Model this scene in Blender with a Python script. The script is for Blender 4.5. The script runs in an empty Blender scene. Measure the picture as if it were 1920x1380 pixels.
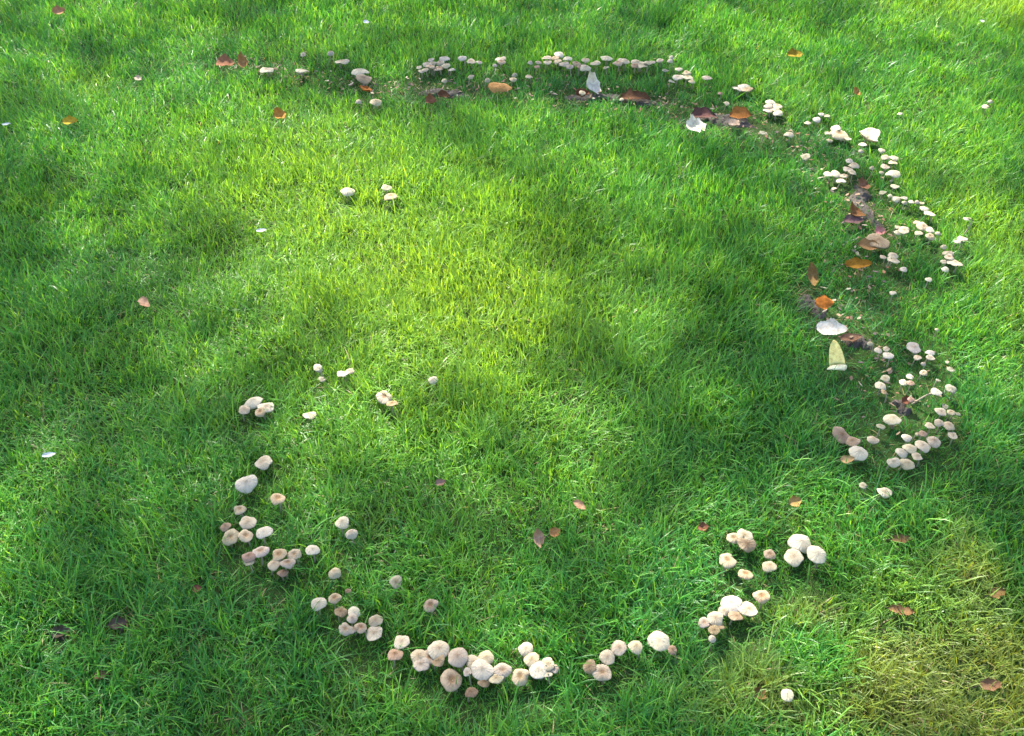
import bpy, math, random
import numpy as np
from mathutils import Vector, Matrix

random.seed(7)
rng = np.random.default_rng(7)
R = math.radians
S = bpy.context.scene
COL = S.collection

# ------------------------------------------------------------------ camera
CAM_H, PITCH, FPX = 1.6, R(41), 1884.0          # metres, downwards, focal length in photo pixels
cd = bpy.data.cameras.new('camera')
cam = bpy.data.objects.new('camera', cd)
COL.objects.link(cam)
cam.location = (0, 0, CAM_H)
cam.rotation_euler = (math.pi / 2 - PITCH, 0, 0)
cd.sensor_width = 36
cd.lens = FPX / 1920 * 36
cd.clip_start = 0.05
cd.clip_end = 2000
S.camera = cam

# ------------------------------------------------------------------ sky, sun, exposure
SUN_EL, SUN_AZ = R(47), R(-24)                    # azimuth from +Y, positive towards +X
SUN = np.array([math.sin(SUN_AZ) * math.cos(SUN_EL), math.cos(SUN_AZ) * math.cos(SUN_EL), math.sin(SUN_EL)])
w = bpy.data.worlds.new('World')
S.world = w
w.use_nodes = True
nt = w.node_tree
sky = nt.nodes.new('ShaderNodeTexSky')
sky.sky_type = 'NISHITA'
sky.sun_disc = False
sky.sun_elevation = SUN_EL
sky.sun_rotation = SUN_AZ
sky.air_density = 1.0
sky.dust_density = 2.5
sky.ozone_density = 1.0
nt.links.new(sky.outputs[0], nt.nodes['Background'].inputs[0])
nt.nodes['Background'].inputs[1].default_value = 0.15
sl = bpy.data.lights.new('sun', 'SUN')
sl.energy = 5.0
sl.angle = R(0.53)
sl.color = (1.0, 0.95, 0.84)
so = bpy.data.objects.new('sun', sl)
COL.objects.link(so)
so.location = (-6, 12, 16)
so.rotation_euler = Vector(SUN).to_track_quat('Z', 'Y').to_euler()
S.view_settings.view_transform = 'Standard'
S.view_settings.look = 'None'
S.view_settings.gamma = 1
S.view_settings.exposure = 1.77
S.view_settings.use_curve_mapping = False
S.cycles.max_bounces = 8
S.cycles.diffuse_bounces = 4
S.cycles.transmission_bounces = 4

# ------------------------------------------------------------------ helpers
CP, SP = math.cos(PITCH), math.sin(PITCH)


def at(px, py, z=0.0):
    """Point of height z seen at a photo pixel (1920 x 1380)."""
    dx, dy = (px - 960) / FPX, (690 - py) / FPX
    d = (dx, CP + dy * SP, -SP + dy * CP)
    t = (z - CAM_H) / d[2]
    return Vector((d[0] * t, d[1] * t, z))


def mpp(p):
    """Metres to one photo pixel at a point (along the optical axis)."""
    depth = p[1] * CP + (CAM_H - p[2]) * SP
    return depth / FPX


def project(x, y, z=0.0):
    depth = y * CP + (CAM_H - z) * SP
    up = y * SP - (CAM_H - z) * CP
    return 960 + FPX * x / depth, 690 - FPX * up / depth, depth


def vnoise(x, y, scale, seed):
    """Smooth value noise 0..1 on numpy arrays."""
    g = np.random.default_rng(seed).random((256, 256))
    u, v = x / scale + 512.37, y / scale + 512.61
    i, j = np.floor(u).astype(int), np.floor(v).astype(int)
    a, b = u - i, v - j
    a, b = a * a * (3 - 2 * a), b * b * (3 - 2 * b)
    i0, i1, j0, j1 = i % 256, (i + 1) % 256, j % 256, (j + 1) % 256
    return (g[i0, j0] * (1 - a) + g[i1, j0] * a) * (1 - b) + (g[i0, j1] * (1 - a) + g[i1, j1] * a) * b


def obj(name, me, parent=None, label=None, cat=None, group=None, kind=None):
    o = bpy.data.objects.new(name, me)
    COL.objects.link(o)
    o.parent = parent
    if label: o['label'] = label
    if cat: o['category'] = cat
    if group: o['group'] = group
    if kind: o['kind'] = kind
    return o


def mesh(name, verts, faces, mat=None, smooth=True):
    me = bpy.data.meshes.new(name)
    me.from_pydata([tuple(v) for v in verts], [], [tuple(f) for f in faces])
    if mat: me.materials.append(mat)
    if smooth: me.polygons.foreach_set('use_smooth', [True] * len(me.polygons))
    me.update()
    return me


def fast_mesh(name, co, faces_by_size, mat):
    """faces_by_size: list of int arrays (n, k)."""
    me = bpy.data.meshes.new(name)
    me.vertices.add(len(co))
    me.vertices.foreach_set('co', co.astype(np.float32).ravel())
    loops = np.concatenate([f.ravel() for f in faces_by_size])
    sizes = np.concatenate([np.full(len(f), f.shape[1]) for f in faces_by_size])
    starts = np.concatenate([[0], np.cumsum(sizes)[:-1]])
    me.loops.add(len(loops))
    me.loops.foreach_set('vertex_index', loops.astype(np.int32))
    me.polygons.add(len(sizes))
    me.polygons.foreach_set('loop_start', starts.astype(np.int32))
    me.polygons.foreach_set('loop_total', sizes.astype(np.int32))
    me.materials.append(mat)
    me.update(calc_edges=True)
    return me


class NT:
    """Small node-tree helper."""
    def __init__(self, name):
        self.m = bpy.data.materials.new(name)
        self.m.use_nodes = True
        self.t = self.m.node_tree
        self.t.nodes.clear()
        self.out = self.n('OutputMaterial')

    def n(self, kind, **kw):
        nd = self.t.nodes.new('ShaderNode' + kind)
        for k, v in kw.items(): setattr(nd, k, v)
        return nd

    def l(self, a, b): self.t.links.new(a, b)

    def noise(self, scale, detail=3, rough=0.6, vec=None):
        nd = self.n('TexNoise')
        nd.inputs['Scale'].default_value = scale
        nd.inputs['Detail'].default_value = detail
        nd.inputs['Roughness'].default_value = rough
        if vec is not None: self.l(vec, nd.inputs['Vector'])
        return nd.outputs['Fac']

    def ramp(self, fac, stops):
        nd = self.n('ValToRGB')
        e = nd.color_ramp.elements
        while len(e) < len(stops): e.new(0.5)
        for i, (p, c) in enumerate(stops):
            e[i].position = p
            e[i].color = (*c, 1) if len(c) == 3 else c
        self.l(fac, nd.inputs[0])
        return nd.outputs[0]

    def mix(self, fac, a, b, blend='MIX'):
        nd = self.n('Mix', data_type='RGBA', blend_type=blend)
        for s, v in ((nd.inputs[0], fac), (nd.inputs[6], a), (nd.inputs[7], b)):
            if isinstance(v, (int, float)): s.default_value = v
            elif isinstance(v, tuple): s.default_value = (*v, 1)
            else: self.l(v, s)
        return nd.outputs[2]

    def math(self, op, a, b=0.0):
        nd = self.n('Math', operation=op)
        for s, v in ((nd.inputs[0], a), (nd.inputs[1], b)):
            if isinstance(v, (int, float)): s.default_value = v
            else: self.l(v, s)
        return nd.outputs[0]

    def principled(self, col, rough=0.7, spec=0.3, bump=None, bump_d=0.001, bump_s=0.5):
        p = self.n('BsdfPrincipled')
        if isinstance(col, tuple): p.inputs['Base Color'].default_value = (*col, 1)
        else: self.l(col, p.inputs['Base Color'])
        p.inputs['Roughness'].default_value = rough
        p.inputs['Specular IOR Level'].default_value = spec
        if bump is not None:
            b = self.n('Bump')
            b.inputs['Distance'].default_value = bump_d
            b.inputs['Strength'].default_value = bump_s
            self.l(bump, b.inputs['Height'])
            self.l(b.outputs[0], p.inputs['Normal'])
        return p.outputs[0]

    def thin(self, surf, tcol, fac):
        """Mix in light that passes through a thin leaf or blade."""
        tr = self.n('BsdfTranslucent')
        if isinstance(tcol, tuple): tr.inputs[0].default_value = (*tcol, 1)
        else: self.l(tcol, tr.inputs[0])
        mx = self.n('MixShader')
        mx.inputs[0].default_value = fac
        self.l(surf, mx.inputs[1])
        self.l(tr.outputs[0], mx.inputs[2])
        return mx.outputs[0]

    def done(self, surf):
        self.l(surf, self.out.inputs['Surface'])
        return self.m


def grass_material():
    t = NT('grass_blades')
    a = t.n('Attribute', attribute_name='blade_colour')
    col = a.outputs['Color']
    trans = t.mix(1.0, col, (1.7, 1.28, 0.5), 'MULTIPLY')
    s = t.principled(col, 0.40, 0.4)
    return t.done(t.thin(s, trans, 0.42))


def ground_material():
    t = NT('thatch_ground')
    tc = t.n('TexCoord').outputs['Object']
    n1 = t.noise(9, 5, 0.65, tc)
    n2 = t.noise(140, 4, 0.7, tc)
    c = t.ramp(n1, [(0.3, (0.032, 0.055, 0.016)), (0.7, (0.065, 0.075, 0.025))])
    c = t.mix(n2, c, (0.04, 0.09, 0.018))
    return t.done(t.principled(c, 0.95, 0.1, n2, 0.006, 0.8))


def soil_material():
    t = NT('bare_soil')
    tc = t.n('TexCoord').outputs['Object']
    n1 = t.noise(60, 5, 0.7, tc)
    n2 = t.noise(320, 3, 0.7, tc)
    c = t.ramp(n1, [(0.3, (0.065, 0.052, 0.042)), (0.55, (0.13, 0.11, 0.092)), (0.75, (0.22, 0.20, 0.17))])
    c = t.mix(t.math('MULTIPLY', n2, 0.5), c, (0.09, 0.075, 0.06))
    return t.done(t.principled(c, 0.95, 0.15, n2, 0.003, 0.9))


def cap_material():
    t = NT('mushroom_cap')
    oi = t.n('ObjectInfo')
    uv = t.n('UVMap').outputs[0]
    sep = t.n('SeparateXYZ')
    t.l(uv, sep.inputs[0])
    rad = sep.outputs[1]
    mp = t.n('Mapping')
    t.l(uv, mp.inputs[0])
    mp.inputs['Scale'].default_value = (34, 1.2, 1)
    t.l(oi.outputs['Random'], mp.inputs['Location'])
    streak = t.noise(1.0, 2, 0.5, mp.outputs[0])
    tc = t.n('TexCoord').outputs['Object']
    blotch = t.noise(2.3, 5, 0.68, tc)
    edge = oi.outputs['Color']
    dark = t.mix(1.0, edge, (0.50, 0.37, 0.25), 'MULTIPLY')
    # the darker eye of the cap
    eye = t.math('POWER', t.math('SUBTRACT', 1.0, rad), 1.5)
    eye = t.math('MULTIPLY', eye, t.math('SUBTRACT', 1.75, oi.outputs['Alpha']))
    eye = t.math('MINIMUM', t.math('MULTIPLY', eye, t.math('ADD', 0.55, blotch)), 1.0)
    c = t.mix(eye, edge, dark)
    sfac = t.math('MULTIPLY', t.math('MULTIPLY', streak, rad), 0.5)
    c = t.mix(sfac, c, t.mix(1.0, edge, (0.78, 0.66, 0.5), 'MULTIPLY'))
    b2 = t.ramp(blotch, [(0.52, (0, 0, 0)), (0.76, (0.55, 0.55, 0.55))])
    c = t.mix(b2, c, t.mix(1.0, edge, (0.66, 0.5, 0.34), 'MULTIPLY'))
    s = t.principled(c, 0.62, 0.3, streak, 0.006, 0.5)
    return t.done(t.thin(s, c, 0.12))


def flesh_material(name, a, b, scale):
    t = NT(name)
    tc = t.n('TexCoord').outputs['Object']
    c = t.ramp(t.noise(scale, 4, 0.6, tc), [(0.3, a), (0.7, b)])
    return t.done(t.thin(t.principled(c, 0.75, 0.2), b, 0.12))


def leaf_material():
    """Dry fallen leaf: object colour, veins, mottling."""
    t = NT('fallen_leaf')
    oi = t.n('ObjectInfo')
    tc = t.n('TexCoord').outputs['Object']
    n1 = t.noise(90, 5, 0.65, tc)
    base = oi.outputs['Color']
    c = t.mix(t.ramp(n1, [(0.42, (0, 0, 0)), (0.72, (0.75, 0.75, 0.75))]), base,
              t.mix(1.0, base, (0.5, 0.38, 0.28), 'MULTIPLY'))
    uv = t.n('UVMap').outputs[0]
    sep = t.n('SeparateXYZ')
    t.l(uv, sep.inputs[0])
    side = t.math('ABSOLUTE', t.math('SUBTRACT', sep.outputs[1], 0.5))
    vein = t.math('SINE', t.math('MULTIPLY', t.math('SUBTRACT', sep.outputs[0], t.math('MULTIPLY', side, 0.5)), 62.0))
    vein = t.ramp(vein, [(0.86, (0, 0, 0)), (0.98, (0.4, 0.4, 0.4))])
    c = t.mix(vein, c, t.mix(1.0, base, (1.25, 1.2, 1.1), 'MULTIPLY'))
    s = t.principled(c, 0.85, 0.1, n1, 0.003, 0.7)
    return t.done(t.thin(s, c, 0.25))


def bark_material():
    t = NT('bark')
    tc = t.n('TexCoord').outputs['Object']
    mp = t.n('Mapping')
    mp.inputs['Scale'].default_value = (9, 9, 1.6)
    t.l(tc, mp.inputs[0])
    n1 = t.noise(2.0, 6, 0.7, mp.outputs[0])
    c = t.ramp(n1, [(0.35, (0.05, 0.038, 0.028)), (0.7, (0.17, 0.14, 0.11))])
    return t.done(t.principled(c, 0.9, 0.2, n1, 0.03, 0.9))


def crown_material():
    t = NT('tree_leaves')
    tc = t.n('TexCoord').outputs['Object']
    c = t.ramp(t.noise(1.4, 3, 0.6, tc), [(0.3, (0.04, 0.10, 0.02)), (0.7, (0.09, 0.16, 0.03))])
    return t.done(t.thin(t.principled(c, 0.5, 0.4), (0.12, 0.22, 0.03), 0.3))


M_GRASS, M_GROUND, M_SOIL, M_CAP = grass_material(), ground_material(), soil_material(), cap_material()
M_STEM = flesh_material('mushroom_stem', (0.30, 0.25, 0.16), (0.45, 0.39, 0.28), 1.5)
M_GILL = flesh_material('mushroom_gills', (0.46, 0.36, 0.24), (0.64, 0.54, 0.40), 2.0)
M_LEAF, M_BARK, M_CROWN = leaf_material(), bark_material(), crown_material()

# ------------------------------------------------------------------ the ground
gx = np.concatenate([[-400, -60, -15], np.linspace(-6, 6, 49), [15, 60, 400]])
gy = np.concatenate([[-400, -60, -10], np.linspace(-2, 9, 45), [20, 60, 600]])
XX, YY = np.meshgrid(gx, gy)
ZZ = np.where((abs(XX) < 6) & (YY > -2) & (YY < 9), (vnoise(XX, YY, 0.55, 3) - 0.5) * 0.012, 0) - 0.004
gv = np.stack([XX, YY, ZZ], -1).reshape(-1, 3)
nx = len(gx)
gf = [(j * nx + i, j * nx + i + 1, (j + 1) * nx + i + 1, (j + 1) * nx + i) for j in range(len(gy) - 1) for i in range(nx - 1)]
obj('ground', mesh('ground', gv, gf, M_GROUND), kind='structure')

# bare soil showing along the inner edge of the ring: pixel polylines and half widths in metres
SOIL = [([(785, 170), (830, 174), (880, 176)], 0.035), ([(1050, 180), (1120, 181), (1190, 184), (1245, 196)], 0.040),
        ([(1275, 222), (1330, 224), (1385, 226), (1430, 246)], 0.050), ([(1606, 338), (1612, 380), (1640, 418), (1665, 436)], 0.038),
        ([(1505, 545), (1522, 575), (1545, 600)], 0.036), ([(1570, 634), (1610, 640), (1645, 655)], 0.030), ([(1684, 745), (1690, 765), (1700, 782)], 0.024),
        ([(95, 1190), (130, 1188)], 0.022), ([(205, 1172), (240, 1170)], 0.02)]
SOILW = []
for k, (line, hw) in enumerate(SOIL):
    P = [at(*q) for q in line]
    for p, q in zip(P, P[1:]): SOILW.append((p.x, p.y, q.x, q.y, hw))
    c = sum(P, Vector()) / len(P)
    nl_, nc_ = 46, 13
    seg = [(q - p).length for p, q in zip(P, P[1:])]
    tot = sum(seg)
    vs, fs = [], []
    for i in range(nl_):
        u = i / (nl_ - 1) * tot
        j = 0
        while j < len(seg) - 1 and u > seg[j]:
            u -= seg[j]; j += 1
        p = P[j].lerp(P[j + 1], min(1.0, u / seg[j])) - c
        d = (P[j + 1] - P[j]).normalized()
        nrm = Vector((-d.y, d.x, 0))
        q = i / (nl_ - 1)
        end = min(1.0, 3.5 * q, 3.5 * (1 - q)) ** 0.6
        wl = hw * end * (0.8 + 0.35 * math.sin(9 * q + k) + 0.22 * math.sin(23 * q + 2 * k) + random.uniform(-0.12, 0.12))
        wr = hw * end * (0.8 + 0.35 * math.sin(7 * q + 2.3 * k) + 0.22 * math.sin(19 * q + k) + random.uniform(-0.12, 0.12))
        for m_ in range(nc_):
            v = m_ / (nc_ - 1) * 2 - 1
            off = v * (wr if v > 0 else wl)
            z = 0.006 * (1 - v ** 4) * end - 0.012 * v ** 6 - 0.012 * (1 - end) + random.uniform(-0.004, 0.004) * (1 - v ** 6) * end
            vs.append(tuple(p + nrm * off + Vector((0, 0, z))))
    for i in range(nl_ - 1):
        for m_ in range(nc_ - 1):
            fs.append((i * nc_ + m_, (i + 1) * nc_ + m_, (i + 1) * nc_ + m_ + 1, i * nc_ + m_ + 1)[::-1])
    o = obj('soil', mesh('soil', vs, fs, M_SOIL), kind='structure')
    o.location = (c.x, c.y, 0)

# ------------------------------------------------------------------ mushrooms: shared meshes
def prof(kind, r):
    g = lambda a, s: a * math.exp(-(r / s) ** 2)
    if kind == 'convex': return 0.37 * (1 - r ** 2.6) + g(0.07, 0.22)
    if kind == 'eye': return 0.31 * (1 - r ** 3.6) - g(0.16, 0.30) + g(0.07, 0.12)
    if kind == 'flat': return 0.20 * (1 - r ** 3.0) + g(0.08, 0.20)
    if kind == 'bell': return 0.80 * (1 - r ** 2.6)
    return -0.04 + 0.42 * r ** 2.2 - g(0.10, 0.3)          # upturned


def cap_meshes(kind, seed):
    rd = random.Random(seed)
    n, rings = 44, 11
    ph = [rd.uniform(0, 6.28) for _ in range(8)]
    amp = 0.07 if kind in ('convex', 'bell') else 0.10
    if kind == 'upturned': amp = 0.12
    out = lambda th: 1 + sum(amp / (k - 0.6) * math.sin(k * th + ph[k - 2]) for k in range(2, 7)) + 0.010 * math.sin(8 * th + ph[0])
    wav = lambda th: sum((0.10 if kind != 'bell' else 0.04) / (k - 1) * math.sin(k * th + ph[7 - k]) for k in range(2, 6)) * (2.0 if kind == 'upturned' else 1)
    dent = [(rd.uniform(0.2, 0.6), rd.uniform(0, 6.28), rd.uniform(-0.05, 0.05), rd.uniform(0.12, 0.3)) for _ in range(4)]

    def pt(r, th, drop=0.0):
        R_ = r * out(th) if r > 0 else 0
        z = prof(kind, min(r, 1)) + wav(th) * r ** 3 + 0.018 * r ** 4 * math.sin(11 * th + ph[2]) - drop
        x, y = R_ * math.cos(th), R_ * math.sin(th)
        for dr, da, dh, ds in dent:
            z += dh * math.exp(-(((x - dr * math.cos(da)) ** 2 + (y - dr * math.sin(da)) ** 2) / ds ** 2))
        return (x, y, z)
    rr = [0] + [(i / rings) ** 0.85 for i in range(1, rings + 1)]
    vs, uvs = [pt(0, 0)], [(0.5, 0)]
    for i in range(1, rings + 1):
        for j in range(n):
            th = 2 * math.pi * j / n
            vs.append(pt(rr[i], th)); uvs.append((j / n, rr[i]))
    for j in range(n):                                          # rolled rim
        th = 2 * math.pi * j / n
        v = pt(1, th, 0.07)
        vs.append((v[0] * 0.985, v[1] * 0.985, v[2])); uvs.append((j / n, 1))
    fs = [(0, 1 + j, 1 + (j + 1) % n) for j in range(n)]
    for i in range(rings):
        a, b = 1 + i * n, 1 + (i + 1) * n
        fs += [(a + j, b + j, b + (j + 1) % n, a + (j + 1) % n) for j in range(n)]
    me = mesh('cap_' + kind, vs, fs, M_CAP)
    uvl = me.uv_layers.new(name='UVMap')
    li = np.zeros(len(me.loops), dtype=np.int32)
    me.loops.foreach_get('vertex_index', li)
    u = np.array(uvs)[li]
    uvl.data.foreach_set('uv', u.ravel())
    # gills: alternate ridges and valleys from the rim to the stem
    gn, gv_, gfc = 72, [], []
    for (r, dz) in ((0.975, 0.05), (0.6, 0.0), (0.16, 0.0)):
        for j in range(gn):
            th = 2 * math.pi * j / gn
            zr = pt(1, th, 0.05)[2]
            zc = prof(kind, 0.3) - 0.26
            q = (0.975 - r) / 0.815
            z = zr * (1 - q) + zc * q - (0.10 if (j % 2 and 0.2 < r < 0.9) else 0.0) * (1 - q * 0.5)
            if kind == 'upturned': z = min(z, prof(kind, r) - 0.07)
            gv_.append((r * out(th) * math.cos(th), r * out(th) * math.sin(th), z))
    for i in range(2):
        for j in range(gn):
            gfc.append((i * gn + j, i * gn + (j + 1) % gn, (i + 1) * gn + (j + 1) % gn, (i + 1) * gn + j))
    return me, mesh('gills_' + kind, gv_, gfc, M_GILL, smooth=False)


CAPS = {k: [cap_meshes(k, hash_ + 10 * i) for i in range(n)] for k, n, hash_ in
        (('convex', 5, 1), ('eye', 5, 2), ('flat', 4, 3), ('bell', 3, 4), ('upturned', 3, 5))}


def tube(pts, radii, n=9):
    vs, fs = [], []
    pts = [Vector(p) for p in pts]
    for i, p in enumerate(pts):
        d = (pts[min(i + 1, len(pts) - 1)] - pts[max(i - 1, 0)]).normalized()
        a = d.orthogonal().normalized() if abs(d.z) < 0.7 else (Vector((1, 0, 0)) - d * d.x).normalized()
        b = d.cross(a)
        for j in range(n):
            th = 2 * math.pi * j / n
            vs.append(p + (a * math.cos(th) + b * math.sin(th)) * radii[i])
    for i in range(len(pts) - 1):
        for j in range(n):
            fs.append((i * n + j, i * n + (j + 1) % n, (i + 1) * n + (j + 1) % n, (i + 1) * n + j))
    fs.append(tuple(range(n))[::-1])
    fs.append(tuple((len(pts) - 1) * n + j for j in range(n)))
    return vs, fs


STEMS = []
for k in range(4):
    a, b = random.uniform(-1, 1), random.uniform(-1, 1)
    P = [(1.2 * a * math.sin(math.pi * q), 1.2 * b * math.sin(math.pi * q), q) for q in (0, .2, .4, .6, .8, 1)]
    vs, fs = tube([(p[0], p[1], p[2] * 14) for p in P], [1.15, 1.0, .92, .9, .95, 1.15])
    STEMS.append(mesh('stem', [(v[0], v[1], v[2] / 14) for v in vs], fs, M_STEM))

# style: cap kind, colour (linear), whiteness of the eye (high = plain), words
STYLE = {
    'c': ('convex', (0.60, 0.51, 0.36), 0.95, 'cream domed'),
    'w': ('convex', (0.70, 0.63, 0.48), 1.20, 'bright white domed'),
    'e': ('eye', (0.59, 0.50, 0.36), 0.55, 'cream dimpled'),
    'f': ('flat', (0.62, 0.54, 0.40), 0.95, 'pale flattened'),
    't': ('flat', (0.40, 0.30, 0.18), 0.85, 'tan flattened'),
    'o': ('eye', (0.53, 0.42, 0.28), 0.35, 'buff brown-centred'),
    'b': ('convex', (0.30, 0.21, 0.14), 0.9, 'withered brown'),
    'p': ('convex', (0.42, 0.29, 0.20), 0.8, 'pinkish tan'),
    's': ('bell', (0.63, 0.55, 0.41), 1.0, 'small ivory button'),
    'u': ('upturned', (0.66, 0.61, 0.50), 1.1, 'white upturned'),
    'd': ('flat', (0.36, 0.35, 0.25), 0.95, 'dull greyish'),
}
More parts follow.
